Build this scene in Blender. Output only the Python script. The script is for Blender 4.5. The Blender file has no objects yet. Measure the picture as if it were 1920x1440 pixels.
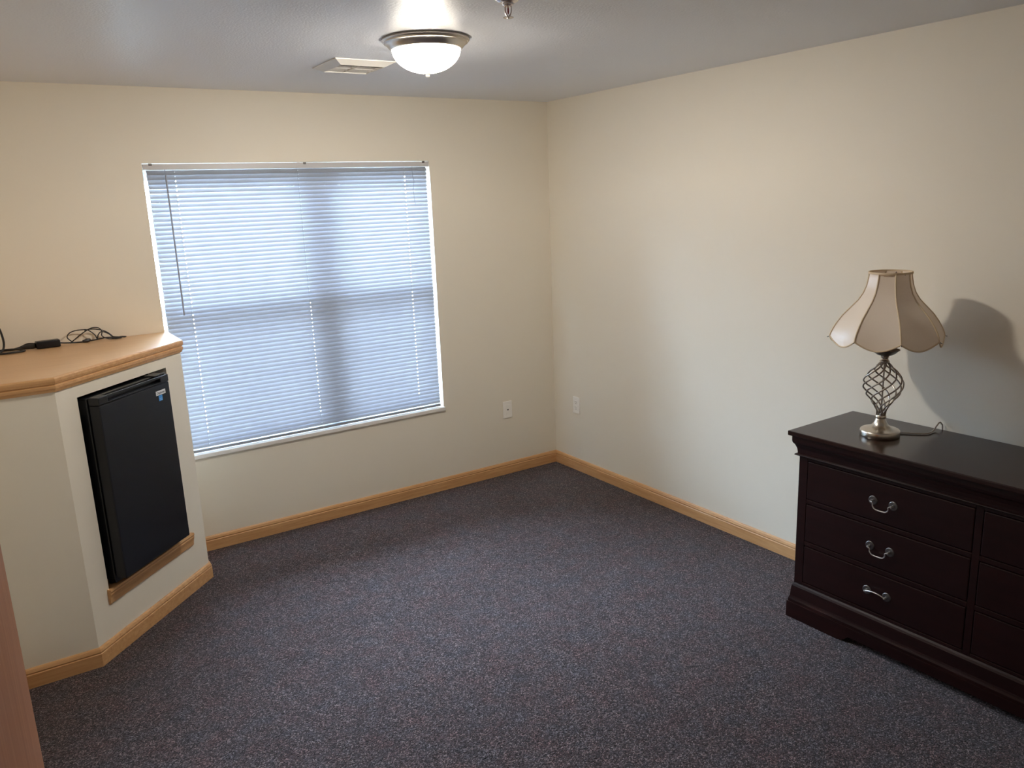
import bpy, bmesh, math, random
from mathutils import Vector, Matrix
random.seed(7)
S = bpy.context.scene
COL = S.collection
PI = math.pi

# ------------------------------------------------------------------ camera, sky, exposure
H = 2.44                                   # ceiling height
XL, YF = -3.365, -5.40                      # left wall, wall behind the camera
cam_d = bpy.data.cameras.new('camera')
cam = bpy.data.objects.new('camera', cam_d); COL.objects.link(cam)
yaw, pitch, roll = 0.5755, -0.2287, -0.0395
f = Vector((math.sin(yaw)*math.cos(pitch), math.cos(yaw)*math.cos(pitch), math.sin(pitch)))
r = Vector((math.cos(yaw), -math.sin(yaw), 0)); u = r.cross(f)
r2 = math.cos(roll)*r + math.sin(roll)*u
u2 = -math.sin(roll)*r + math.cos(roll)*u
M = Matrix((r2, u2, -f)).transposed().to_4x4()
M.translation = (-3.2084, -4.4002, 1.8420)
cam.matrix_world = M
cam_d.sensor_width = 36.0; cam_d.sensor_fit = 'HORIZONTAL'; cam_d.lens = 28.0255
cam_d.clip_start = 0.05
S.camera = cam

W = bpy.data.worlds.new('sky'); S.world = W; W.use_nodes = True
bg = W.node_tree.nodes['Background']
bg.inputs['Color'].default_value = (0.585, 0.77, 1.0, 1); bg.inputs['Strength'].default_value = 44.0

pd = bpy.data.lights.new('window_portal', 'AREA'); pd.shape = 'RECTANGLE'; pd.size = 1.6; pd.size_y = 1.56
pd.cycles.is_portal = True
po = bpy.data.objects.new('window_portal', pd); COL.objects.link(po)
po.location = (-1.68, 0.20, 1.31); po.rotation_euler = (-PI/2, 0, 0)

vs = S.view_settings
vs.view_transform = 'Standard'; vs.look = 'None'; vs.exposure = 1.4; vs.gamma = 1.0; vs.use_curve_mapping = False
S.cycles.use_denoising = True
S.cycles.max_bounces = 12; S.cycles.diffuse_bounces = 7; S.cycles.glossy_bounces = 4
S.cycles.transmission_bounces = 8; S.cycles.transparent_max_bounces = 12
S.cycles.caustics_reflective = False; S.cycles.caustics_refractive = False
S.cycles.sample_clamp_indirect = 6.0

GLASS_GLOW, BULB_WATTS = 5.5, 51.0

# ------------------------------------------------------------------ materials
def srgb(*c):
    return tuple(((v/255)/12.92 if v/255 <= .04045 else ((v/255+.055)/1.055)**2.4) for v in c) + (1,)
def mat(name, col=(.8,.8,.8,1), rough=.5, metal=0., spec=.5, build=None):
    m = bpy.data.materials.new(name); m.use_nodes = True
    nt = m.node_tree; b = nt.nodes['Principled BSDF']
    b.inputs['Base Color'].default_value = col; b.inputs['Roughness'].default_value = rough
    b.inputs['Metallic'].default_value = metal; b.inputs['Specular IOR Level'].default_value = spec
    if build: build(nt, b)
    return m
def N(nt, t, **kw):
    n = nt.nodes.new(t)
    for k, v in kw.items():
        if k in n.inputs: n.inputs[k].default_value = v
        else: setattr(n, k, v)
    return n
def bump(nt, b, scale, strength, dist=.002, detail=3.):
    tc = N(nt, 'ShaderNodeTexCoord'); no = N(nt, 'ShaderNodeTexNoise', Scale=scale, Detail=detail)
    nt.links.new(tc.outputs['Object'], no.inputs['Vector'])
    bm_ = N(nt, 'ShaderNodeBump', Strength=strength, Distance=dist)
    nt.links.new(no.outputs['Fac'], bm_.inputs['Height']); nt.links.new(bm_.outputs['Normal'], b.inputs['Normal'])
def ramp(nt, stops):
    rp = N(nt, 'ShaderNodeValToRGB'); e = rp.color_ramp.elements
    while len(e) < len(stops): e.new(.5)
    for el, (p, c) in zip(e, stops): el.position = p; el.color = c
    return rp
def wood(c1, c2, scale=(1.5, 22, 22), rough=.42, spec=.4, bumpy=.12):
    def bld(nt, b):
        tc = N(nt, 'ShaderNodeTexCoord'); mp = N(nt, 'ShaderNodeMapping'); mp.inputs['Scale'].default_value = scale
        nt.links.new(tc.outputs['Object'], mp.inputs['Vector'])
        no = N(nt, 'ShaderNodeTexNoise', Scale=2.2, Detail=6., Roughness=.62, Distortion=.6)
        nt.links.new(mp.outputs['Vector'], no.inputs['Vector'])
        rp = ramp(nt, [(.30, c1), (.70, c2)]); nt.links.new(no.outputs['Fac'], rp.inputs['Fac'])
        nt.links.new(rp.outputs['Color'], b.inputs['Base Color'])
        bp = N(nt, 'ShaderNodeBump', Strength=bumpy, Distance=.001)
        nt.links.new(no.outputs['Fac'], bp.inputs['Height']); nt.links.new(bp.outputs['Normal'], b.inputs['Normal'])
    return mat('wood', c2, rough, 0, spec, bld)
def carpet_build(nt, b):
    tc = N(nt, 'ShaderNodeTexCoord')
    vo = N(nt, 'ShaderNodeTexVoronoi', Scale=260.); nt.links.new(tc.outputs['Object'], vo.inputs['Vector'])
    sx = N(nt, 'ShaderNodeSeparateColor'); nt.links.new(vo.outputs['Color'], sx.inputs['Color'])
    rp = ramp(nt, [(0., srgb(20, 14, 16)), (.3, srgb(51, 40, 41)), (.55, srgb(71, 59, 59)), (.8, srgb(88, 77, 80)), (1., srgb(146, 131, 128))])
    nt.links.new(sx.outputs['Red'], rp.inputs['Fac'])
    n2 = N(nt, 'ShaderNodeTexNoise', Scale=9., Detail=5., Roughness=.65); nt.links.new(tc.outputs['Object'], n2.inputs['Vector'])
    rp2 = ramp(nt, [(.36, (1.0, .80, .80, 1)), (.5, (.94, .90, .92, 1)), (.64, (.80, .88, .98, 1))]); nt.links.new(n2.outputs['Fac'], rp2.inputs['Fac'])
    mx = N(nt, 'ShaderNodeMix', data_type='RGBA', blend_type='MULTIPLY'); mx.inputs['Factor'].default_value = 1.
    nt.links.new(rp.outputs['Color'], mx.inputs['A']); nt.links.new(rp2.outputs['Color'], mx.inputs['B'])
    nt.links.new(mx.outputs['Result'], b.inputs['Base Color'])
    bp = N(nt, 'ShaderNodeBump', Strength=.9, Distance=.004); bp.invert = True
    nt.links.new(vo.outputs['Distance'], bp.inputs['Height']); nt.links.new(bp.outputs['Normal'], b.inputs['Normal'])
    b.inputs['Sheen Weight'].default_value = .15

M_ = {}
M_['wall'] = mat('wall_paint', srgb(238, 230, 214), .55, 0, .35, lambda nt, b: bump(nt, b, 220, .10, .001))
M_['ceiling'] = mat('ceiling_paint', srgb(228, 231, 238), .40, 0, .42, lambda nt, b: bump(nt, b, 120, .55, .002))
M_['carpet'] = mat('carpet', (.07, .06, .065, 1), .95, 0, .1, carpet_build)
M_['oak'] = wood(srgb(196, 146, 96), srgb(218, 172, 122), (2, 30, 30))
M_['oak_y'] = wood(srgb(196, 146, 96), srgb(218, 172, 122), (30, 2, 30))
M_['laminate'] = wood(srgb(208, 164, 118), srgb(217, 175, 130), (1.5, 14, 14), .32, .5, .02)
M_['door'] = wood(srgb(172, 114, 78), srgb(194, 136, 98), (18, 18, 1.2), .5, .3)
M_['dark'] = wood(srgb(24, 7, 6), srgb(37, 13, 11), (1.2, 16, 16), .30, .32, .04)
M_['dark_top'] = wood(srgb(30, 15, 13), srgb(44, 23, 19), (1.2, 16, 16), .20, .5, .02)
M_['black'] = mat('black_plastic', (.006, .007, .010, 1), .36, 0, .4)
M_['black_door'] = mat('black_textured_steel', (.006, .0075, .012, 1), .40, 0, .35, lambda nt, b: bump(nt, b, 700, .15, .0006))
M_['cord'] = mat('black_rubber', (.014, .012, .012, 1), .5)
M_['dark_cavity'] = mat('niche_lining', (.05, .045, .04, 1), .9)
M_['nickel'] = mat('brushed_nickel', (.58, .53, .47, 1), .30, 1.)
M_['nickel_lamp'] = mat('satin_nickel', (.62, .57, .50, 1), .27, 1.)
M_['iron'] = mat('pewter_rod', (.38, .34, .30, 1), .34, 1.)
M_['pewter'] = mat('antique_pewter', (.15, .14, .135, 1), .40, 1.)
M_['silver'] = mat('polished_pewter', (.88, .85, .83, 1), .32, 1.)
M_['chrome'] = mat('chrome', (.62, .58, .58, 1), .2, 1.)
M_['bulb'] = mat('red_glass_bulb', (.25, .03, .03, 1), .15)
M_['white_pl'] = mat('white_plastic', srgb(250, 246, 238), .35)
M_['white_vinyl'] = mat('white_vinyl', srgb(236, 238, 240), .35)
M_['white_paint'] = mat('white_sill_paint', srgb(238, 234, 228), .3)
M_['rail'] = mat('blind_rail', srgb(206, 204, 204), .35)
M_['wand'] = mat('clear_grey_wand', srgb(150, 152, 160), .25)
M_['slot'] = mat('dark_slot', (.02, .015, .012, 1), .6)
M_['vent'] = mat('vent_enamel', srgb(226, 222, 214), .4)
M_['cordgrey'] = mat('lamp_cord', srgb(160, 150, 138), .3)
M_['label'] = mat('paper_label', srgb(225, 228, 232), .4)
M_['blue'] = mat('blue_sticker', srgb(60, 140, 215), .4)
M_['bluelight'] = mat('blue_sticker_print', srgb(130, 185, 235), .4)
M_['ink'] = mat('ink', (.02, .02, .03, 1), .5)
M_['ground'] = mat('outside_ground', srgb(190, 190, 184), .9)

def translucent_mat(name, dcol, tcol, tfac, gloss=0.):
    m = bpy.data.materials.new(name); m.use_nodes = True; nt = m.node_tree; nt.nodes.clear()
    o = N(nt, 'ShaderNodeOutputMaterial'); d = N(nt, 'ShaderNodeBsdfDiffuse', Color=dcol); t = N(nt, 'ShaderNodeBsdfTranslucent', Color=tcol)
    mx = N(nt, 'ShaderNodeMixShader', Fac=tfac)
    nt.links.new(d.outputs[0], mx.inputs[1]); nt.links.new(t.outputs[0], mx.inputs[2])
    last = mx
    if gloss:
        g = N(nt, 'ShaderNodeBsdfGlossy', Roughness=.28, Color=(1, 1, 1, 1)); m2 = N(nt, 'ShaderNodeMixShader', Fac=gloss)
        nt.links.new(mx.outputs[0], m2.inputs[1]); nt.links.new(g.outputs[0], m2.inputs[2]); last = m2
    nt.links.new(last.outputs[0], o.inputs['Surface'])
    return m
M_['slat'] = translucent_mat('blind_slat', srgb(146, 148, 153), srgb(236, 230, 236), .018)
M_['shade'] = translucent_mat('shade_fabric', srgb(247, 233, 217), srgb(232, 200, 165), .16, .06)
M_['shade_trim'] = translucent_mat('shade_trim', srgb(226, 206, 176), srgb(226, 190, 150), .1)
def pane_mat():
    m = bpy.data.materials.new('window_glass'); m.use_nodes = True; nt = m.node_tree; nt.nodes.clear()
    o = N(nt, 'ShaderNodeOutputMaterial'); t = N(nt, 'ShaderNodeBsdfTransparent', Color=(.94, .95, .95, 1)); g = N(nt, 'ShaderNodeBsdfGlossy', Roughness=.02)
    fr = N(nt, 'ShaderNodeFresnel', IOR=1.35); mx = N(nt, 'ShaderNodeMixShader')
    nt.links.new(fr.outputs[0], mx.inputs[0]); nt.links.new(t.outputs[0], mx.inputs[1]); nt.links.new(g.outputs[0], mx.inputs[2])
    nt.links.new(mx.outputs[0], o.inputs['Surface']); return m
M_['glass'] = pane_mat()
def screen_mat():
    m = bpy.data.materials.new('insect_screen'); m.use_nodes = True; nt = m.node_tree; nt.nodes.clear()
    o = N(nt, 'ShaderNodeOutputMaterial'); t = N(nt, 'ShaderNodeBsdfTransparent'); d = N(nt, 'ShaderNodeBsdfDiffuse', Color=(.12, .13, .15, 1))
    mx = N(nt, 'ShaderNodeMixShader', Fac=.14)
    nt.links.new(t.outputs[0], mx.inputs[1]); nt.links.new(d.outputs[0], mx.inputs[2]); nt.links.new(mx.outputs[0], o.inputs['Surface']); return m
M_['screen'] = screen_mat()
def dome_mat():
    m = bpy.data.materials.new('lit_frosted_glass'); m.use_nodes = True; nt = m.node_tree; b = nt.nodes['Principled BSDF']
    b.inputs['Base Color'].default_value = (.9, .88, .84, 1); b.inputs['Roughness'].default_value = .25
    b.inputs['Emission Color'].default_value = (1., .90, .76, 1); b.inputs['Emission Strength'].default_value = GLASS_GLOW
    t = N(nt, 'ShaderNodeBsdfTransparent'); mx = N(nt, 'ShaderNodeMixShader', Fac=.5)
    nt.links.new(b.outputs[0], mx.inputs[1]); nt.links.new(t.outputs[0], mx.inputs[2])
    nt.links.new(mx.outputs[0], nt.nodes['Material Output'].inputs['Surface'])
    return m
M_['dome'] = dome_mat()

# ------------------------------------------------------------------ helpers
def obj(name, bm, m, parent=None, smooth=False, loc=None, rotz=0.):
    me = bpy.data.meshes.new(name)
    bmesh.ops.recalc_face_normals(bm, faces=bm.faces[:])
    if smooth:
        for fc in bm.faces: fc.smooth = True
    bm.to_mesh(me); bm.free()
    me.materials.append(M_[m] if isinstance(m, str) else m)
    if smooth and hasattr(me, 'set_sharp_from_angle'): me.set_sharp_from_angle(angle=math.radians(40))
    o = bpy.data.objects.new(name, me); COL.objects.link(o)
    if parent: o.parent = parent
    if loc: o.location = loc
    o.rotation_euler.z = rotz
    return o
def empty(name, loc, rotz=0., parent=None):
    o = bpy.data.objects.new(name, None); COL.objects.link(o); o.location = loc; o.rotation_euler.z = rotz
    o.empty_display_size = .05
    if parent: o.parent = parent
    return o
def tag(o, label, cat, group=None):
    o['label'] = label; o['category'] = cat
    if group: o['group'] = group
    return o
def struct(o, label=None):
    o['kind'] = 'structure'
    if label: o['label'] = label
    return o
def box(bm, x0, x1, y0, y1, z0, z1, bev=0., seg=2):
    g = bmesh.ops.create_cube(bm, size=1.)
    vs_ = g['verts']
    for v in vs_:
        v.co = Vector((x0 + (v.co.x+.5)*(x1-x0), y0 + (v.co.y+.5)*(y1-y0), z0 + (v.co.z+.5)*(z1-z0)))
    if bev:
        es = list({e for v in vs_ for e in v.link_edges})
        bmesh.ops.bevel(bm, geom=es, offset=bev, segments=seg, affect='EDGES', profile=.6)
    return bm
def B(*a, **k): return box(bmesh.new(), *a, **k)
def poly(bm, pts): return bm.faces.new([bm.verts.new(p) for p in pts])
def prism(bm, pts, z0, z1):
    a = [bm.verts.new((x, y, z0)) for x, y in pts]; b = [bm.verts.new((x, y, z1)) for x, y in pts]
    bm.faces.new(a[::-1]); bm.faces.new(b)
    n = len(pts)
    for i in range(n): bm.faces.new((a[i], a[(i+1) % n], b[(i+1) % n], b[i]))
    return bm
def lathe(prof, seg=48, cap=False, c=(0, 0, 0)):
    bm = bmesh.new(); rings = []
    for rr, z in prof:
        if rr < 1e-6: rings.append([bm.verts.new((c[0], c[1], c[2]+z))])
        else: rings.append([bm.verts.new((c[0]+rr*math.cos(2*PI*i/seg), c[1]+rr*math.sin(2*PI*i/seg), c[2]+z)) for i in range(seg)])
    for a, b in zip(rings, rings[1:]):
        for i in range(seg):
            j = (i+1) % seg
            if len(a) == 1 and len(b) == 1: continue
            if len(a) == 1: bm.faces.new((a[0], b[i], b[j]))
            elif len(b) == 1: bm.faces.new((a[i], a[j], b[0]))
            else: bm.faces.new((a[i], a[j], b[j], b[i]))
    return bm
def smooth_path(pts, sub=6):
    P = [Vector(p) for p in pts]; out = []
    for i in range(len(P)-1):
        p0 = P[max(i-1, 0)]; p1 = P[i]; p2 = P[i+1]; p3 = P[min(i+2, len(P)-1)]
        for k in range(sub):
            t = k/sub
            out.append(.5*((2*p1) + (p2-p0)*t + (2*p0-5*p1+4*p2-p3)*t*t + (3*p1-p0-3*p2+p3)*t**3))
    out.append(P[-1]); return out
def tube(bm, pts, rad, seg=8, sx=1.):
    P = [Vector(p) for p in pts]; rings = []
    t = (P[1]-P[0]).normalized(); up = Vector((0, 0, 1)) if abs(t.z) < .9 else Vector((1, 0, 0))
    nrm = t.cross(up).normalized()
    for i, p in enumerate(P):
        t = (P[min(i+1, len(P)-1)]-P[max(i-1, 0)]).normalized()
        nrm = (nrm - t*nrm.dot(t)).normalized(); bn = t.cross(nrm)
        rd = rad[i] if isinstance(rad, (list, tuple)) else rad
        rings.append([bm.verts.new(p + nrm*rd*math.cos(2*PI*k/seg)*sx + bn*rd*math.sin(2*PI*k/seg)) for k in range(seg)])
    for a, b in zip(rings, rings[1:]):
        for k in range(seg): bm.faces.new((a[k], a[(k+1) % seg], b[(k+1) % seg], b[k]))
    bm.faces.new(rings[0][::-1]); bm.faces.new(rings[-1]); return bm
def sweep(path, prof):
    """prof (d,z): d to the right of travel; yields one mesh for each straight run, mitred at the corners."""
    P = [Vector(p) for p in path]; nr = []
    for a, b in zip(P, P[1:]):
        d = (b-a).normalized(); nr.append(Vector((d.y, -d.x)))
    offs = [nr[0]] + [(n1+n2)/(1+n1.dot(n2)) for n1, n2 in zip(nr, nr[1:])] + [nr[-1]]
    out = []
    for i in range(len(P)-1):
        bm = bmesh.new(); rings = []
        for k in (i, i+1):
            rings.append([bm.verts.new((P[k].x+offs[k].x*d, P[k].y+offs[k].y*d, z)) for d, z in prof])
        n = len(prof)
        for j in range(n): bm.faces.new((rings[0][j], rings[0][(j+1) % n], rings[1][(j+1) % n], rings[1][j]))
        bm.faces.new(rings[0]); bm.faces.new(rings[1][::-1]); out.append(bm)
    return out
def wall_with_hole(axis, c0, c1, a0, a1, z0, z1, h0, h1, hz0, hz1):
    """a slab between c0 and c1 along its normal; axis 'y' or 'x' names the normal"""
    bm = bmesh.new()
    for (p0, p1, q0, q1) in ((a0, h0, z0, z1), (h1, a1, z0, z1), (h0, h1, z0, hz0), (h0, h1, hz1, z1)):
        if p1-p0 < 1e-6 or q1-q0 < 1e-6: continue
        if axis == 'y': box(bm, p0, p1, c0, c1, q0, q1)
        else: box(bm, c0, c1, p0, p1, q0, q1)
    return bm

# ------------------------------------------------------------------ room shell
WX0, WX1, WZ0, WZ1 = -2.478, -0.883, 0.545, 2.080       # window opening
struct(obj('floor', B(XL-.75, .15, YF-.15, .15, -.12, 0), 'carpet'), 'dark purple grey flecked loop carpet')
struct(obj('ceiling', B(XL-.75, .15, YF-.15, .15, H, H+.12), 'ceiling'), 'off white painted ceiling with orange peel texture')
struct(obj('wall_back', wall_with_hole('y', 0, .19, XL-.15, .15, 0, H, WX0, WX1, WZ0, WZ1), 'wall'), 'cream painted wall with the window')
struct(obj('wall_right', B(0, .15, YF, 0, 0, H), 'wall'), 'cream painted wall behind the dresser')
DY0, DY1, DZ = -3.12, -2.22, 2.04                       # doorway in the left wall
struct(obj('wall_left', wall_with_hole('x', XL-.12, XL, YF, 0, 0, H, DY0, DY1, 0, DZ), 'wall'))
struct(obj('wall_front', B(XL, 0, YF-.15, YF, 0, H), 'wall'))
bmc = bmesh.new()
box(bmc, XL-.75, XL-.70, DY0-.2, DY1+.2, 0, H); box(bmc, XL-.70, XL-.12, DY0-.2, DY0-.15, 0, H); box(bmc, XL-.70, XL-.12, DY1+.15, DY1+.2, 0, H)
struct(obj('wall_closet', bmc, 'wall'))
struct(obj('ground', B(-14, 10, .19, 22, -.9, -.8), 'ground'))

BB = [(0, 0), (.013, 0), (.013, .056), (.0105, .060), (.0125, .066), (.0085, .077), (.003, .083), (0, .083)]
NA = Vector((-3.0537, -.9156)); NB = Vector((-2.4795, -.3502))
struct(obj('baseboard_back', sweep([(NB.x+.0, 0), (0, 0)], BB)[0], 'oak'), 'honey oak baseboard below the window')
struct(obj('baseboard_right', sweep([(0, 0), (0, YF)], BB)[0], 'oak_y'), 'honey oak baseboard along the wall behind the dresser')
for nm, bm_, m_, lb in zip(('baseboard_niche_side', 'baseboard_niche', 'baseboard_niche_end'), sweep([(XL, NA.y), NA, NB, (NB.x, -.013)], BB), ('oak', 'oak', 'oak_y'),
                       ('honey oak baseboard on the straight side of the low fridge wall', 'honey oak baseboard on the angled face under the fridge', 'honey oak baseboard on the short end of the low fridge wall')):
    struct(obj(nm, bm_, m_), lb)
for nm, pth in (('baseboard_left', [(XL, YF), (XL, DY0-.06)]), ('baseboard_left_far', [(XL, DY1+.06), (XL, NA.y-.014)]), ('baseboard_front', [(0, YF), (XL, YF)])):
    struct(obj(nm, sweep(pth, BB)[0], 'oak_y'))
# door casing and the door leaf swung open against the left wall
bmc = bmesh.new()
box(bmc, XL, XL+.018, DY0-.06, DY0, 0, DZ+.06, .004); box(bmc, XL, XL+.018, DY1, DY1+.06, 0, DZ+.06, .004); box(bmc, XL, XL+.018, DY0, DY1, DZ, DZ+.06, .004)
struct(obj('trim_1', bmc, 'door'))
dr = empty('door_1', (-3.270, -4.06, 0)); struct(dr, 'brown wooden door swung open against the wall')
obj('door_leaf', B(-.022, .022, 0, .90, .012, 2.03, .003), 'door', dr)
for z in (.25, 1.05, 1.85): obj('hinge', tube(bmesh.new(), [(-.03, .906, z-.045), (-.03, .906, z+.045)], .007, 10), 'nickel', dr)

# ------------------------------------------------------------------ low corner wall with the fridge niche
T = Vector((NB.x-NA.x, NB.y-NA.y)).normalized(); Nn = Vector((T.y, -T.x))
L = (NB-NA).length
CT = 1.183                                   # underside of the counter
NT0, NT1, NZ0, NZ1 = .108, .682, .285, 1.132   # opening in the angled face
def ap(t, d, z): p = NA + T*t + Nn*d; return (p.x, p.y, z)
bm = bmesh.new()
poly(bm, [(XL, NA.y, 0), (NA.x, NA.y, 0), (NA.x, NA.y, CT), (XL, NA.y, CT)])
poly(bm, [(NB.x, NB.y, 0), (NB.x, 0, 0), (NB.x, 0, CT), (NB.x, NB.y, CT)])
for (t0, t1, z0, z1) in ((0, NT0, 0, CT), (NT1, L, 0, CT), (NT0, NT1, 0, NZ0), (NT0, NT1, NZ1, CT)):
    poly(bm, [ap(t0, 0, z0), ap(t1, 0, z0), ap(t1, 0, z1), ap(t0, 0, z1)])
rd = -.10
for (a, b) in (((NT0, NZ0), (NT0, NZ1)), ((NT0, NZ1), (NT1, NZ1)), ((NT1, NZ1), (NT1, NZ0)), ((NT1, NZ0), (NT0, NZ0))):
    poly(bm, [ap(a[0], 0, a[1]), ap(b[0], 0, b[1]), ap(b[0], rd, b[1]), ap(a[0], rd, a[1])])
poly(bm, [(XL, 0, CT), (XL, NA.y, CT), (NA.x, NA.y, CT), (NB.x, NB.y, CT), (NB.x, 0, CT)])
bmesh.ops.remove_doubles(bm, verts=bm.verts[:], dist=1e-5)
struct(obj('wall_niche', bm, 'wall'), 'cream painted low corner wall with an angled face holding the fridge')
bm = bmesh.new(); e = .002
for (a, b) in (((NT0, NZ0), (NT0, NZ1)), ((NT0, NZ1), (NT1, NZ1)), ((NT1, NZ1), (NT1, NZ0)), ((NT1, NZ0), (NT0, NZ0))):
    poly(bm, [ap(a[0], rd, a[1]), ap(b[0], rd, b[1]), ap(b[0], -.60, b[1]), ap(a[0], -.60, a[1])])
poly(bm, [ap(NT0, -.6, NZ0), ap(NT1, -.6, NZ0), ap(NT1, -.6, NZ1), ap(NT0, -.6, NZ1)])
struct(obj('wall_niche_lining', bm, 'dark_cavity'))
# wooden ledge at the foot of the opening
th = math.atan2(T.y, T.x)
lg = empty('trim_2', (NA.x, NA.y, 0), th); struct(lg, 'honey oak ledge under the fridge')
obj('ledge_board', B(NT0+.001, NT1-.001, -.012, .16, NZ0, NZ0+.008), 'oak', lg)
pr = [(0, NZ0+.010), (.018, NZ0+.010), (.020, NZ0+.002), (.016, NZ0-.006), (.017, NZ0-.012), (.012, NZ0-.030), (.009, NZ0-.052), (.004, NZ0-.058), (0, NZ0-.058)]
obj('ledge_molding', sweep([(NT0-.012, 0), (NT1+.014, 0)], pr)[0], 'oak', lg)

# countertop
ct = tag(empty('countertop', (-2.95, -.45, CT)), 'tan wood laminate corner countertop with grooved oak edge above the fridge', 'countertop')
def rel(bm, o):
    bmesh.ops.translate(bm, verts=bm.verts[:], vec=-Vector(o.location)); return bm
e = .001
bm = prism(bmesh.new(), [(XL+e, -e), (XL+e, NA.y), (NA.x, NA.y), (NB.x, NB.y), (NB.x, -e)], CT+.004, 1.239)
obj('top', rel(bm, ct), 'laminate', ct)
pr = [(0, CT), (.007, CT), (.009, CT+.006), (.013, CT+.014), (.0135, CT+.024), (.0105, CT+.027), (.0105, CT+.030), (.0145, CT+.033), (.0165, CT+.042), (.0165, CT+.052), (.013, CT+.057), (0, CT+.0575)]
for bm, m_ in zip(sweep([(XL+.001, NA.y), NA, NB, (NB.x, -.001)], pr), ('oak', 'oak', 'oak_y')):
    obj('edge_trim', rel(bm, ct), m_, ct)

# ------------------------------------------------------------------ fridge in the niche (local x along the face, -y outwards)
fr = tag(empty('mini_fridge', ap(0, 0, NZ0+.008), th), 'black compact fridge set into the low corner wall', 'fridge')
F0, F1 = .132, .587
zf = NZ0+.008
obj('cabinet', B(F0+.003, F1-.003, -.018, .45, .03, 1.118-zf, .006), 'black', fr)
obj('base_grille', B(F0+.01, F1-.01, -.012, .0, .012, .05, .002), 'black', fr)
for x in (F0+.04, F1-.04): obj('foot', lathe([(0, 0), (.016, 0), (.016, .02), (.009, .022), (.009, .032), (0, .032)], 16, c=(x, .03, 0)), 'black', fr, True)
obj('door_gasket', B(F0+.012, F1-.012, -.026, -.017, .06, 1.11-zf), 'cord', fr)
dz0, dz1 = .335-zf, 1.124-zf
dd = obj('fridge_door', B(F0, F1, -.075, -.026, dz0, dz1-.034, .006, 3), 'black_door', fr)
cap = bmesh.new()
zc0 = dz1-.0325
box(cap, F0, F0+.055, -.076, -.026, zc0, dz1, .004); box(cap, F1-.055, F1, -.076, -.026, zc0, dz1, .004)
box(cap, F0+.05, F1-.05, -.046, -.027, zc0, dz1, .002); box(cap, F0+.05, F1-.05, -.074, -.046, zc0, zc0+.006, .002)
box(cap, F0+.05, F1-.05, -.075, -.067, dz1-.010, dz1, .002)
obj('pull_cap', cap, 'black', fr)
obj('hinge_cover', B(F1-.075, F1-.005, -.062, -.008, dz1+.0005, dz1+.0055, .002), 'black', fr)
obj('door_edge_strip', B(F0+.001, F0+.004, -.0735, -.070, dz0+.01, zc0-.005), 'cord', dd)
lb = obj('brand_label', B(.486, .552, -.0765, -.0752, 1.0435-zf, 1.0635-zf), 'label', fr)
cv = bpy.data.curves.new('lettering', 'FONT'); cv.body = 'Diplomat'; cv.size = .0145; cv.align_x = 'CENTER'; cv.align_y = 'CENTER'; cv.offset = .0003
tx = bpy.data.objects.new('lettering', cv); COL.objects.link(tx)
bpy.context.view_layer.update()
me = bpy.data.meshes.new_from_object(tx); bpy.data.objects.remove(tx)
me.materials.append(M_['ink']); lt = bpy.data.objects.new('lettering', me); COL.objects.link(lt); lt.parent = lb
lt.location = (.519, -.0768, 1.0530-zf); lt.rotation_euler = (PI/2, 0, 0)
stk = obj('energy_sticker', B(.502, .527, -.0762, -.0752, 1.0165-zf, 1.0412-zf), 'blue', fr)
ps = bmesh.new(); box(ps, .505, .524, -.0765, -.0761, 1.0195-zf, 1.0225-zf); box(ps, .505, .524, -.0765, -.0761, 1.0255-zf, 1.0285-zf)
obj('sticker_print', ps, 'bluelight', stk)

# ------------------------------------------------------------------ window
wn = empty('window_1', (0, 0, 0)); struct(wn, 'white vinyl twin window behind the blind')
YW0, YW1 = .128, .184
GX0, GX1 = WX0, WX1
WX0, WX1 = GX0-.050, GX1+.050                            # the unit sits behind the plaster returns
bm = bmesh.new(); fw = .045
box(bm, WX0, WX0+fw, YW0, YW1, WZ0, WZ1); box(bm, WX1-fw, WX1, YW0, YW1, WZ0, WZ1)
box(bm, WX0+fw, WX1-fw, YW0, YW1, WZ0, WZ0+fw); box(bm, WX0+fw, WX1-fw, YW0, YW1, WZ1-fw, WZ1)
obj('window_frame', bm, 'white_vinyl', wn)
XM = -1.58
obj('mullion', B(XM-.028, XM+.028, YW0+.03, YW1, WZ0+fw, WZ1-fw, .003), 'white_vinyl', wn)
ZM = 1.325
for (a, b) in ((WX0+fw, XM-.028), (XM+.028, WX1-fw)):
    for (z0, z1, y0) in ((WZ0+fw, ZM+.03, YW0+.002), (ZM-.03, WZ1-fw, YW0+.030)):
        s_ = bmesh.new(); sw = .034; mr = .055
        low = z0 < 1
        bl, tl = (sw, mr) if low else (mr, sw)
        sx0, sx1 = (.018, sw) if b < XM else (sw, .018)
        box(s_, a, a+sx0, y0, y0+.026, z0, z1); box(s_, b-sx1, b, y0, y0+.026, z0, z1)
        box(s_, a+sx0, b-sx1, y0, y0+.026, z0, z0+bl); box(s_, a+sx0, b-sx1, y0, y0+.026, z1-tl, z1)
        sh = obj('sash', s_, 'white_vinyl', wn)
        obj('pane', B(a+sx0, b-sx1, y0+.011, y0+.015, z0+bl, z1-tl), 'glass', sh)
    sc_ = bmesh.new(); poly(sc_, [(a, YW1-.004, WZ0+fw), (b, YW1-.004, WZ0+fw), (b, YW1-.004, ZM), (a, YW1-.004, ZM)])
    obj('insect_screen', sc_, 'screen', wn)
WX0, WX1 = GX0, GX1
obj('window_sill', B(WX0-.004, WX1+.006, -.014, .1275, WZ0-.012, WZ0+.012, .004), 'white_paint', wn)

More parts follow.
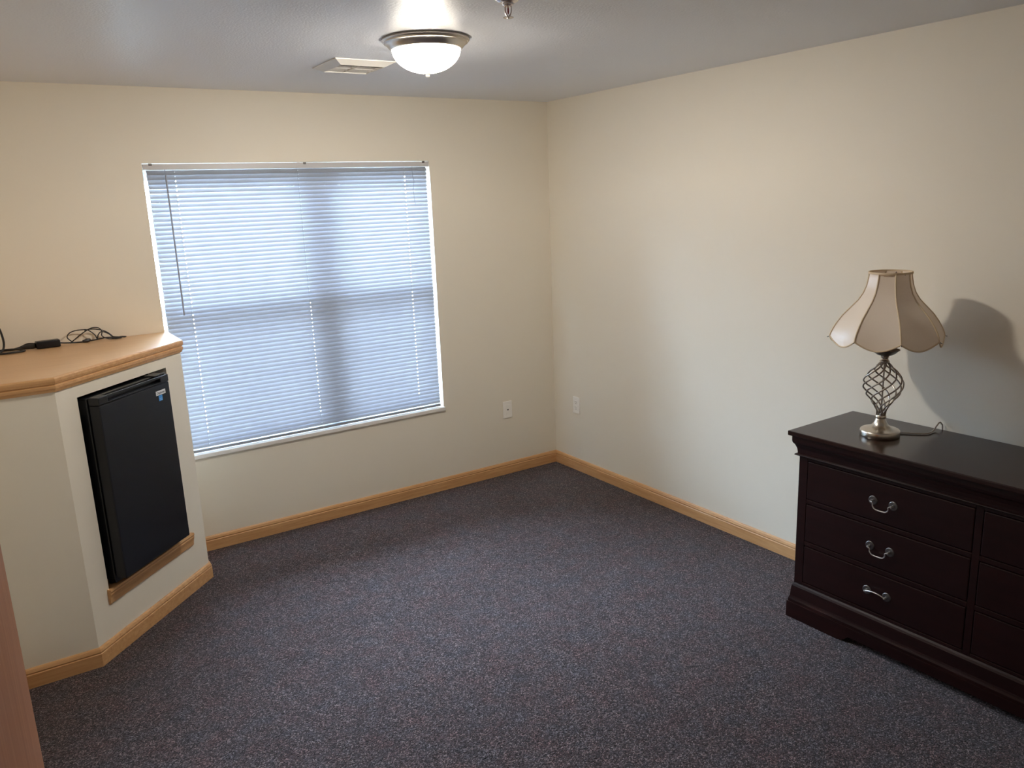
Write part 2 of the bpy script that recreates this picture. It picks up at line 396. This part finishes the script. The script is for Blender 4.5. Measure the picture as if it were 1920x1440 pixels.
# ------------------------------------------------------------------ mini blind
bl = tag(empty('window_blind', (-1.6805, .018, 2.05)), 'closed white horizontal mini blind covering the whole window', 'blind')
BX0, BX1 = -2.459+1.6805, -.899+1.6805
HX0, HX1 = -2.474+1.6805, -.887+1.6805
hr = obj('headrail', B(HX0, HX1, -.016, .012, -.002, .026, .002), 'rail', bl)
for x in (HX0+.035, .03, HX1-.035): obj('bracket_clip', B(x-.008, x+.008, -.0185, -.014, .018, .0285, .001), 'pewter', hr)
lad = [-2.326+1.6805, -1.687+1.6805, -1.043+1.6805]
pitch_s, NS, WSL, tilt = .0228, 64, .0270, math.radians(60)
def slat_mesh():
    bm = bmesh.new(); xs = [BX0]
    for l in lad: xs += [l-.0022, l+.0022]
    xs.append(BX1); rows = 6
    grid = []
    for x in xs:
        col = []
        for k in range(rows+1):
            w = (k/rows-.5)*WSL; c = .0022*(1-(2*k/rows-1)**2)
            # local frame: w along the width (inner edge low), c = crown towards the room
            y = w*math.cos(tilt) - c*math.sin(tilt); z = w*math.sin(tilt) + c*math.cos(tilt)
            col.append(bm.verts.new((x, y, z)))
        grid.append(col)
    for i in range(len(xs)-1):
        for k in range(rows):
            if i % 2 == 1 and k == 3: continue
            bm.faces.new((grid[i][k], grid[i+1][k], grid[i+1][k+1], grid[i][k+1]))
    return bm
s0 = obj('slat', slat_mesh(), 'slat', bl, True)
for i in range(NS):
    o = s0 if i == 0 else s0.copy()
    if i: COL.objects.link(o); o.parent = bl
    o.location = (0, 0, -.016 - i*pitch_s)
    o.rotation_euler = (random.uniform(-.02, .02), random.uniform(-.0004, .0004), 0)
zb = -.016 - NS*pitch_s
obj('bottom_rail', B(BX0, BX1, -.010, .012, zb-.012, zb+.004, .003), 'slat', bl)
for l in lad:
    c = bmesh.new()
    tube(c, [(l-.006, -.008, -.002), (l-.006, -.008, zb)], .0005, 4); tube(c, [(l-.006, .010, -.002), (l-.006, .010, zb)], .0005, 4)
    obj('ladder_cord', c, 'slat', bl)
wd = obj('tilt_wand', tube(bmesh.new(), [(-2.374+1.6805, -.022, -.03), (-2.374+1.6805, -.026, -.735)], .0042, 6), 'wand', bl)
obj('wand_hook', tube(bmesh.new(), smooth_path([(-2.374+1.6805, -.012, -.001), (-2.375+1.6805, -.021, -.006), (-2.374+1.6805, -.022, -.03)], 4), .0015, 6), 'wand', wd)
x = -.999+1.6805
obj('lift_cord', tube(bmesh.new(), smooth_path([(x, -.017, -.002), (x+.001, -.02, -.06), (x+.006, -.021, -.085), (x-.002, -.021, -.13), (x, -.021, -.17), (x+.006, -.021, -.22)], 5), .0011, 5), 'wand', bl)

# ------------------------------------------------------------------ wall plates
pl = tag(empty('cable_jack_plate', (-.4005, 0, .452)), 'cream phone jack plate with one small dark hole beside the window', 'wall plate')
obj('plate', B(-.036, .036, -.0075, 0, -.058, .058, .0045), 'white_pl', pl)
obj('jack_insert', B(-.019, .019, -.0092, -.005, -.036, .034, .0012), 'white_pl', pl)
obj('jack_hole', B(-.0045, .0045, -.0098, -.007, -.0052, .0045), 'slot', pl)
pl = tag(empty('power_outlet', (0, -.253, .461), -PI/2), 'cream duplex power outlet near the corner on the plain wall', 'outlet')
obj('plate', B(-.036, .036, -.0075, 0, -.058, .058, .0045), 'white_pl', pl)
for zc in (.0195, -.0195):
    rc = obj('receptacle', B(-.0165, .0165, -.0092, -.005, zc-.0135, zc+.0135, .004), 'white_pl', pl)
    for (a, w, h) in ((-.0065, .0016, .008), (.0065, .0016, .0065)): obj('slot', B(a-w/2, a+w/2, -.0096, -.0085, zc+.001, zc+.001+h), 'slot', rc)
    obj('ground_hole', B(-.0022, .0022, -.0096, -.0085, zc-.009, zc-.0045), 'slot', rc)

# ------------------------------------------------------------------ ceiling light
cx, cy = -1.683, -1.545
cl = tag(empty('ceiling_light', (cx, cy, H)), 'lit frosted glass dome light with brushed nickel ring on the ceiling', 'ceiling light')
obj('ring', lathe([(.10, -.0005), (.163, -.0005), (.1655, -.004), (.1655, -.009), (.162, -.012), (.1595, -.0125), (.1585, -.017), (.155, -.0185), (.1525, -.019), (.146, -.026), (.1385, -.035), (.1355, -.039), (.1315, -.040), (.1285, -.037)], 72), 'nickel', cl, True)
dome = [(.1300*math.cos(a), -.036-.087*math.sin(a)) for a in [i*PI/2/18 for i in range(18)]] + [(0, -.123)]
obj('glass_dome', lathe(dome, 72), 'dome', cl, True)
obj('finial', lathe([(0, -.122), (.013, -.122), (.014, -.1245), (.009, -.127), (.007, -.130), (.0085, -.1325), (.006, -.1365), (0, -.138)], 24), 'white_pl', cl, True)

bd = bpy.data.lights.new('bulb_light', 'POINT'); bd.energy = BULB_WATTS; bd.color = (1., .93, .82); bd.shadow_soft_size = .055
bo = bpy.data.objects.new('bulb_light', bd); COL.objects.link(bo); bo.parent = cl; bo.location = (0, 0, -.022)

# ------------------------------------------------------------------ ceiling vent
vt = tag(empty('ceiling_vent', (-1.715, -.925, H)), 'white square air vent with slanted frame beside the ceiling light', 'vent')
a, b, hh = .138, .100, .022
bm = bmesh.new()
for (s0_, s1_) in (((-1, -1), (1, -1)), ((1, -1), (1, 1)), ((1, 1), (-1, 1)), ((-1, 1), (-1, -1))):
    o0 = (s0_[0]*a, s0_[1]*a); o1 = (s1_[0]*a, s1_[1]*a); i0 = (s0_[0]*b, s0_[1]*b); i1 = (s1_[0]*b, s1_[1]*b)
    poly(bm, [(*o0, -.0005), (*o1, -.0005), (*o1, -.004), (*o0, -.004)])
    poly(bm, [(*o0, -.004), (*o1, -.004), (*i1, -hh), (*i0, -hh)])
    poly(bm, [(*i0, -hh), (*i1, -hh), (*i1, -.004), (*i0, -.004)])
bmesh.ops.remove_doubles(bm, verts=bm.verts[:], dist=1e-5)
obj('frame', bm, 'vent', vt)
obj('duct_plate', B(-b, b, -b, b, -.0045, -.001), 'slot', vt)
for k in range(5):
    yy = -b + .02 + k*.04
    lv = bmesh.new(); s_ = 1 if k >= 2 else -1
    vsl = [(-b+.001, yy-.013*s_, -.006), (b-.001, yy-.013*s_, -.006), (b-.001, yy+.011*s_, -.019), (-b+.001, yy+.011*s_, -.019)]
    t0 = [lv.verts.new(p) for p in vsl]; t1 = [lv.verts.new((p[0], p[1], p[2]+.0012)) for p in vsl]
    lv.faces.new(t0); lv.faces.new(t1[::-1])
    for i in range(4): lv.faces.new((t0[i], t0[(i+1) % 4], t1[(i+1) % 4], t1[i]))
    obj('louver', lv, 'vent', vt)
obj('divider', B(-.012, -.009, -b, b, -.020, -.005), 'vent', vt)

# ------------------------------------------------------------------ sprinkler
sp = tag(empty('fire_sprinkler', (-1.741, -2.200, H)), 'small chrome fire sprinkler head hanging from the ceiling', 'sprinkler')
obj('escutcheon', lathe([(0, -.0005), (.040, -.0005), (.041, -.003), (.036, -.007), (.028, -.012), (.024, -.014), (0, -.014)], 40), 'chrome', sp, True)
obj('body', lathe([(0, -.013), (.0165, -.013), (.0175, -.017), (.0165, -.021), (.013, -.023), (.012, -.026), (0, -.026)], 28), 'chrome', sp, True)
for s_ in (-1, 1):
    pts = smooth_path([(s_*.009*.83, -s_*.009*.55, -.024), (s_*.0095*.83, -s_*.0095*.55, -.036), (s_*.007*.83, -s_*.007*.55, -.046), (s_*.002*.83, -s_*.002*.55, -.0535)], 4)
    obj('frame_arm', tube(bmesh.new(), pts, .0024, 8), 'chrome', sp, True)
obj('glass_bulb', lathe([(0, -.026), (.0018, -.027), (.0026, -.033), (.0026, -.040), (.0014, -.047), (0, -.048)], 14), 'bulb', sp, True)
df = bmesh.new(); seg = 24
ri = [df.verts.new((.006*math.cos(2*PI*k/seg), .006*math.sin(2*PI*k/seg), -.0545)) for k in range(seg)]
ro = [df.verts.new(((.0165 if k % 2 else .0150)*math.cos(2*PI*k/seg), (.0165 if k % 2 else .0150)*math.sin(2*PI*k/seg), -.0555)) for k in range(seg)]
ri2 = [df.verts.new((v.co.x, v.co.y, v.co.z-.0018)) for v in ri]; ro2 = [df.verts.new((v.co.x, v.co.y, v.co.z-.0018)) for v in ro]
df.faces.new(ri); df.faces.new(ri2[::-1])
for k in range(seg):
    j = (k+1) % seg
    df.faces.new((ri[k], ri[j], ro[j], ro[k])); df.faces.new((ri2[k], ro2[k], ro2[j], ri2[j])); df.faces.new((ro[k], ro[j], ro2[j], ro2[k]))
dfo = obj('deflector', df, 'chrome', sp)
obj('hub_screw', lathe([(0, -.051), (.0035, -.052), (.0035, -.058), (.002, -.060), (0, -.060)], 14), 'chrome', sp, True)

# ------------------------------------------------------------------ dresser (local x along the wall, -y out into the room)
DW = 1.544
ds = tag(empty('dresser', (-.032, -2.325, 0), math.radians(-90+1.1)), 'dark cherry six drawer dresser with moulded top against the wall', 'dresser')
obj('top', B(0, DW, -.465, 0, .828, .848, .004, 3), 'dark_top', ds)
# ogee frieze and bead
pr = [(0, .7405), (.011, .7405), (.0145, .742), (.016, .7445), (.0145, .7475), (.010, .7490), (.0065, .7495), (.0065, .757), (.0085, .772), (.015, .788), (.022, .797), (.024, .806), (.024, .8275), (0, .8275)]
BX = .038
sd = [(BX, -.012), (BX, -.428), (DW-BX, -.428), (DW-BX, -.012)]
for bm in sweep(sd, pr): obj('frieze_molding', bm, 'dark', ds)
fb = bmesh.new(); FY = -.428
box(fb, BX, .050, FY, -.012, .10, .8275); box(fb, DW-.050, DW-BX, FY, -.012, .10, .8275); box(fb, .046, DW-.046, -.024, -.012, .10, .8275)
box(fb, .046, DW-.046, -.41, -.024, .10, .115); box(fb, .046, DW-.046, -.41, -.024, .80, .8275)
obj('carcass', fb, 'dark', ds)
rows = [(.5585, .7235), (.3680, .5335), (.1760, .3430)]
cols = [(.082, .757), (DW-.757, DW-.082)]
for (x0, x1) in ((.0385, .080), (.759, DW-.759), (DW-.080, DW-.0385)): obj('stile', B(x0, x1, FY-.002, FY+.03, .16, .7405, .002), 'dark', ds)
for (z0, z1) in ((.7255, .7405), (.536, .556), (.3455, .3655), (.16, .1735)):
    for (x0, x1) in cols: obj('rail', B(x0-.002, x1+.002, FY-.002, FY+.03, z0, z1, .0025), 'dark', ds)
for bm in sweep([(.048, -.013), (.048, FY), (DW-.048, FY), (DW-.048, -.013)], [(0, .070), (.022, .070), (.022, .084), (.019, .092), (.017, .100), (.013, .1465), (.009, .154), (.004, .160), (0, .160)]):
    obj('base_molding', bm, 'dark', ds)
# plinth with bracket feet
def foot_profile(x0, x1):
    w = .30; return [(x0, 0), (x0+w-.05, 0), (x0+w-.02, .010), (x0+w, .030), (x1-w, .030), (x1-w+.02, .010), (x1-w+.05, 0), (x1, 0), (x1, .078), (x0, .078)]
bm = bmesh.new(); pts = foot_profile(.022, DW-.022)
a_ = [bm.verts.new((x, FY-.027, z)) for x, z in pts]; b_ = [bm.verts.new((x, FY-.002, z)) for x, z in pts]
bm.faces.new(a_); bm.faces.new(b_[::-1])
for i in range(len(pts)): bm.faces.new((a_[i], a_[(i+1) % len(pts)], b_[(i+1) % len(pts)], b_[i]))
bmesh.ops.bevel(bm, geom=[e_ for e_ in bm.edges if all(abs(v.co.z-.078) < 1e-4 for v in e_.verts)], offset=.006, segments=2, affect='EDGES')
obj('plinth', bm, 'dark', ds)
for x0 in (.022, DW-.047): obj('plinth_side', B(x0, x0+.025, FY-.001, -.015, 0, .076, .002), 'dark', ds)
# drawers with bail pulls
def rosette(s_):
    bm = lathe([(.0, .003), (.008, .003), (.012, .0022), (.015, .0028), (.0172, .0022), (.0185, .0008), (.0185, 0), (0, 0)], 32)
    bmesh.ops.rotate(bm, verts=bm.verts[:], cent=(0, 0, 0), matrix=Matrix.Rotation(PI/2, 3, 'X')); return bm
def post():
    bm = lathe([(0, 0), (.0045, .002), (.0035, .008), (.0045, .013), (.0048, .017), (.003, .020), (0, .021)], 16)
    bmesh.ops.rotate(bm, verts=bm.verts[:], cent=(0, 0, 0), matrix=Matrix.Rotation(PI/2, 3, 'X')); return bm
for ci, (x0, x1) in enumerate(cols):
    for ri_, (z0, z1) in enumerate(rows):
        w, h = (x1-x0)/2, (z1-z0)/2
        d = obj('drawer', B(-w, w, -.004, .36, -h, h, .004, 2), 'dark', ds, loc=((x0+x1)/2, FY+.001, (z0+z1)/2))
        base = -.004
        for s_ in (-1, 1):
            obj('rosette', rosette(s_), 'pewter', d, True, loc=(s_*.0415, base, .0))
            obj('post', post(), 'silver', d, True, loc=(s_*.0415, base, .0))
        up = (ri_ == 2 and ci == 0)
        pts = [(-.0415, -.016, 0), (-.036, -.019, -.001), (-.0315, -.019, -.006), (-.032, -.0185, -.014), (-.028, -.018, -.022), (-.019, -.0175, -.0275), (0, -.017, -.029)]
        pts = pts + [(-p[0], p[1], p[2]) for p in pts[-2::-1]]
        if up: pts = [(-.0415, -.016, 0), (-.034, -.018, .004), (-.02, -.020, .009), (0, -.021, .011), (.02, -.020, .009), (.034, -.018, .004), (.0415, -.016, 0)]
        obj('bail', tube(bmesh.new(), smooth_path([(p[0], p[1]+base, p[2]) for p in pts], 4), .0024, 8), 'silver', d, True)

# ------------------------------------------------------------------ table lamp
LZ = .8485
lx, ly = -.281, -2.613
tl = tag(empty('table_lamp', (lx, ly, LZ)), 'unlit table lamp with scalloped cream shade and twisted metal cage on the dresser', 'lamp')
obj('base', lathe([(0, 0), (.074, 0), (.0755, .003), (.0755, .021), (.0735, .0255), (.0695, .0275), (.066, .0280), (.056, .0305), (.044, .035), (.033, .0425), (.026, .052), (.0215, .062), (.0195, .070), (.0175, .073)], 64), 'nickel_lamp', tl, True)
obj('lower_collar', lathe([(0, .0725), (.0195, .0725), (.0205, .075), (.0205, .083), (.0185, .086), (0, .086)], 40), 'nickel_lamp', tl, True)
CZ0, CZ1, NR, TW = .084, .304, 9, math.radians(235)
def cage_r(t):
    pr_ = [(0, .0155), (.08, .0165), (.18, .026), (.30, .044), (.42, .063), (.54, .0735), (.62, .0745), (.72, .067), (.82, .050), (.91, .030), (1, .013)]
    for (a0, r0), (a1, r1) in zip(pr_, pr_[1:]):
        if t <= a1:
            k = (t-a0)/(a1-a0); return r0+(r1-r0)*(k*k*(3-2*k)*.35+k*.65)
    return .013
for i in range(NR):
    pts = []
    for k in range(41):
        t = k/40; an = 2*PI*i/NR + TW*(t-.5); rr = cage_r(t)
        pts.append((rr*math.cos(an), rr*math.sin(an), CZ0+(CZ1-CZ0)*t))
    pts = smooth_path(pts, 1)
    obj('cage_rod', tube(bmesh.new(), pts, .0031, 8), 'iron', tl, True)
obj('center_rod', tube(bmesh.new(), [(0, 0, .08), (0, 0, .42)], .0032, 10), 'iron', tl, True)
obj('upper_collar', lathe([(0, .300), (.0165, .300), (.0185, .304), (.0185, .309), (.0145, .312), (.0125, .318), (.0155, .323), (.0155, .327), (.012, .330), (0, .330)], 40), 'nickel_lamp', tl, True)
obj('dish', lathe([(0, .329), (.014, .329), (.028, .333), (.040, .341), (.049, .350), (.053, .3525), (.0535, .354), (.049, .3535), (.038, .346), (.02, .340), (0, .340)], 48), 'pewter', tl, True)
obj('socket', lathe([(0, .342), (.017, .342), (.018, .35), (.018, .40), (.014, .41), (0, .41)], 24), 'nickel_lamp', tl, True)
obj('light_bulb', lathe([(0, .405), (.013, .406), (.014, .42), (.024, .445), (.030, .468), (.027, .492), (.015, .506), (0, .510)], 24), 'white_pl', tl, True)
# shade: eight flat panels with scalloped hems
SH = [(.0770, .657), (.0785, .640), (.0840, .610), (.0945, .580), (.1120, .552), (.1400, .522), (.1660, .494), (.1860, .466), (.2010, .440), (.2080, .423), (.2115, .410)]
camdir = math.radians(-148.55)                      # side of the lamp that looks towards the doorway
ribs = [camdir + math.radians(-76+45*i) for i in range(8)]
def shade_pt(i, k, s):
    """i panel, k profile index, s 0..1 across the panel"""
    rr, z = SH[k]; a0 = ribs[i]; a1 = ribs[i]+math.radians(45)
    p0 = Vector((rr*math.cos(a0), rr*math.sin(a0))); p1 = Vector((rr*math.cos(a1), rr*math.sin(a1)))
    p = p0.lerp(p1, s)
    bul = 1.
    t = max(0, (.56-z)/(.56-.41)); drop = .031*math.sin(PI*s)*t**2
    flare = 1 + .0*t
    return Vector((p.x*bul*flare, p.y*bul*flare, z-drop))
rs = obj('lamp_shade', lathe([(.0755, .654), (.0790, .654), (.0800, .658), (.0790, .662), (.0755, .662), (.0755, .654)], 48), 'shade_trim', tl, True)
for i in range(8):
    bm = bmesh.new(); ns = 14
    g = [[bm.verts.new(shade_pt(i, k, s/ns)) for s in range(ns+1)] for k in range(len(SH))]
    for k in range(len(SH)-1):
        for s in range(ns): bm.faces.new((g[k][s], g[k][s+1], g[k+1][s+1], g[k+1][s]))
    obj('panel', bm, 'shade', rs, True)
    obj('seam_trim', tube(bmesh.new(), [shade_pt(i, k, 0)*1.0 for k in range(len(SH))], .0031, 7), 'shade_trim', rs, True)
    obj('hem_trim', tube(bmesh.new(), [shade_pt(i, len(SH)-1, s/ns) for s in range(ns+1)], .0030, 7), 'shade_trim', rs, True)
    p = shade_pt(i, len(SH)-1, 0); q = Vector((p.x*1.015, p.y*1.015, p.z-.002)); q2 = Vector((p.x*1.045, p.y*1.045, p.z-.004))
    obj('wire_tip', tube(bmesh.new(), [p, q, q2], .0015, 6), 'pewter', rs, True)
sp_ = bmesh.new()
for k in range(3):
    an = ribs[0]+k*2*PI/3; tube(sp_, [(0, 0, .628), (.04*math.cos(an), .04*math.sin(an), .630), (.077*math.cos(an), .077*math.sin(an), .656)], .0015, 6)
tube(sp_, [(0, 0, .505), (0, 0, .640)], .003, 8)
obj('spider', sp_, 'pewter', rs)
pts = [(-.222, -2.645, .8535), (-.196, -2.662, .852), (-.165, -2.70, .852), (-.130, -2.728, .852), (-.085, -2.724, .854), (-.045, -2.714, .863), (-.018, -2.712, .874), (-.0115, -2.716, .866), (-.011, -2.722, .84), (-.012, -2.73, .6)]
obj('cord', tube(bmesh.new(), [Vector(p)-Vector((lx, ly, LZ)) for p in smooth_path(pts, 6)], .0030, 8), 'cordgrey', tl, True)

# ------------------------------------------------------------------ cords on the counter
CZ = 1.2405
pa = tag(empty('power_adapter', (-3.010, -.082, CZ)), 'black power brick with a tangled thin cable on the wood countertop', 'power adapter')
ax = Vector(pa.location)
obj('housing', B(-.050, .050, -.024, .024, 0, .034, .006, 3), 'black', pa, True, rotz=.10)
obj('rating_label', B(-.030, .022, -.017, .015, .0341, .0347), 'pewter', pa, rotz=.10)
def cable(name, pts, rad, parent, m='cord', sub=6):
    return obj(name, tube(bmesh.new(), [Vector(p)-Vector(parent.location) for p in smooth_path(pts, sub)], rad, 7), m, parent, True)
k = CZ+.003
cable('cable', [(-2.962, -.078, k+.012), (-2.935, -.066, k+.006), (-2.89, -.045, k), (-2.85, -.05, k), (-2.80, -.047, k+.003), (-2.76, -.05, k+.008), (-2.72, -.05, k+.004), (-2.695, -.06, k)], .0033, pa)
cable('cable', [(-2.90, -.045, k), (-2.923, -.042, k+.026), (-2.912, -.035, k+.046), (-2.885, -.03, k+.055), (-2.85, -.032, k+.056), (-2.83, -.035, k+.052), (-2.805, -.04, k+.028), (-2.797, -.045, k+.006)], .0026, pa)
cable('cable', [(-2.915, -.052, k), (-2.875, -.055, k+.030), (-2.842, -.05, k+.050), (-2.812, -.045, k+.062), (-2.783, -.045, k+.058), (-2.772, -.05, k+.040), (-2.774, -.055, k+.018), (-2.745, -.06, k+.002), (-2.69, -.055, k)], .0026, pa)
cable('cable', [(-2.795, -.04, k), (-2.790, -.045, k+.024), (-2.772, -.04, k+.038), (-2.745, -.045, k+.026), (-2.728, -.05, k+.010), (-2.70, -.05, k+.004), (-2.67, -.045, k)], .0026, pa)
cable('cable', [(-2.845, -.036, k+.052), (-2.815, -.033, k+.055), (-2.778, -.036, k+.048), (-2.75, -.04, k+.034), (-2.73, -.04, k+.014), (-2.72, -.045, k), (-2.69, -.038, k+.003), (-2.665, -.037, k)], .0026, pa)
obj('cable_tie', tube(bmesh.new(), [Vector(p)-ax for p in ((-2.862, -.06, k+.003), (-2.842, -.058, k+.005), (-2.828, -.052, k+.006))], [.006, .0105, .007], 8), 'cord', pa, True)
obj('plug_tip', tube(bmesh.new(), [Vector(p)-ax for p in ((-2.735, -.065, k+.004), (-2.715, -.066, k+.003), (-2.690, -.066, k+.002))], [.0045, .0055, .0035], 8), 'cord', pa, True)

pc = tag(empty('mains_cable', (-3.16, -.06, CZ)), 'thick black mains cord looping up beside the power brick', 'cord')
obj('connector', tube(bmesh.new(), [Vector(p)-Vector(pc.location) for p in ((-3.118, -.068, CZ+.010), (-3.10, -.076, CZ+.012), (-3.07, -.082, CZ+.014), (-3.061, -.085, CZ+.015))], [.006, .011, .013, .012], 10), 'cord', pc, True)
cable('cord', [(-3.115, -.068, CZ+.010), (-3.15, -.07, CZ+.006), (-3.19, -.06, CZ+.005), (-3.24, -.075, CZ+.005), (-3.28, -.11, CZ+.005), (-3.25, -.15, CZ+.005), (-3.18, -.16, CZ+.005), (-3.118, -.150, CZ+.005), (-3.112, -.135, CZ+.008), (-3.15, -.105, CZ+.012), (-3.20, -.085, CZ+.010), (-3.235, -.10, CZ+.006),
             (-3.225, -.13, CZ+.006), (-3.195, -.115, CZ+.012), (-3.184, -.075, CZ+.035), (-3.185, -.055, CZ+.075), (-3.196, -.05, CZ+.12), (-3.225, -.05, CZ+.15), (-3.27, -.05, CZ+.14), (-3.305, -.06, CZ+.09), (-3.32, -.08, CZ+.03), (-3.325, -.11, CZ+.005), (-3.33, -.16, CZ+.005)], .0048, pc)
cable('lead', [(-3.060, -.076, CZ+.024), (-3.09, -.045, CZ+.022), (-3.125, -.05, CZ+.010), (-3.16, -.055, CZ+.005), (-3.20, -.04, CZ+.005), (-3.26, -.035, CZ+.005)], .0038, pc)
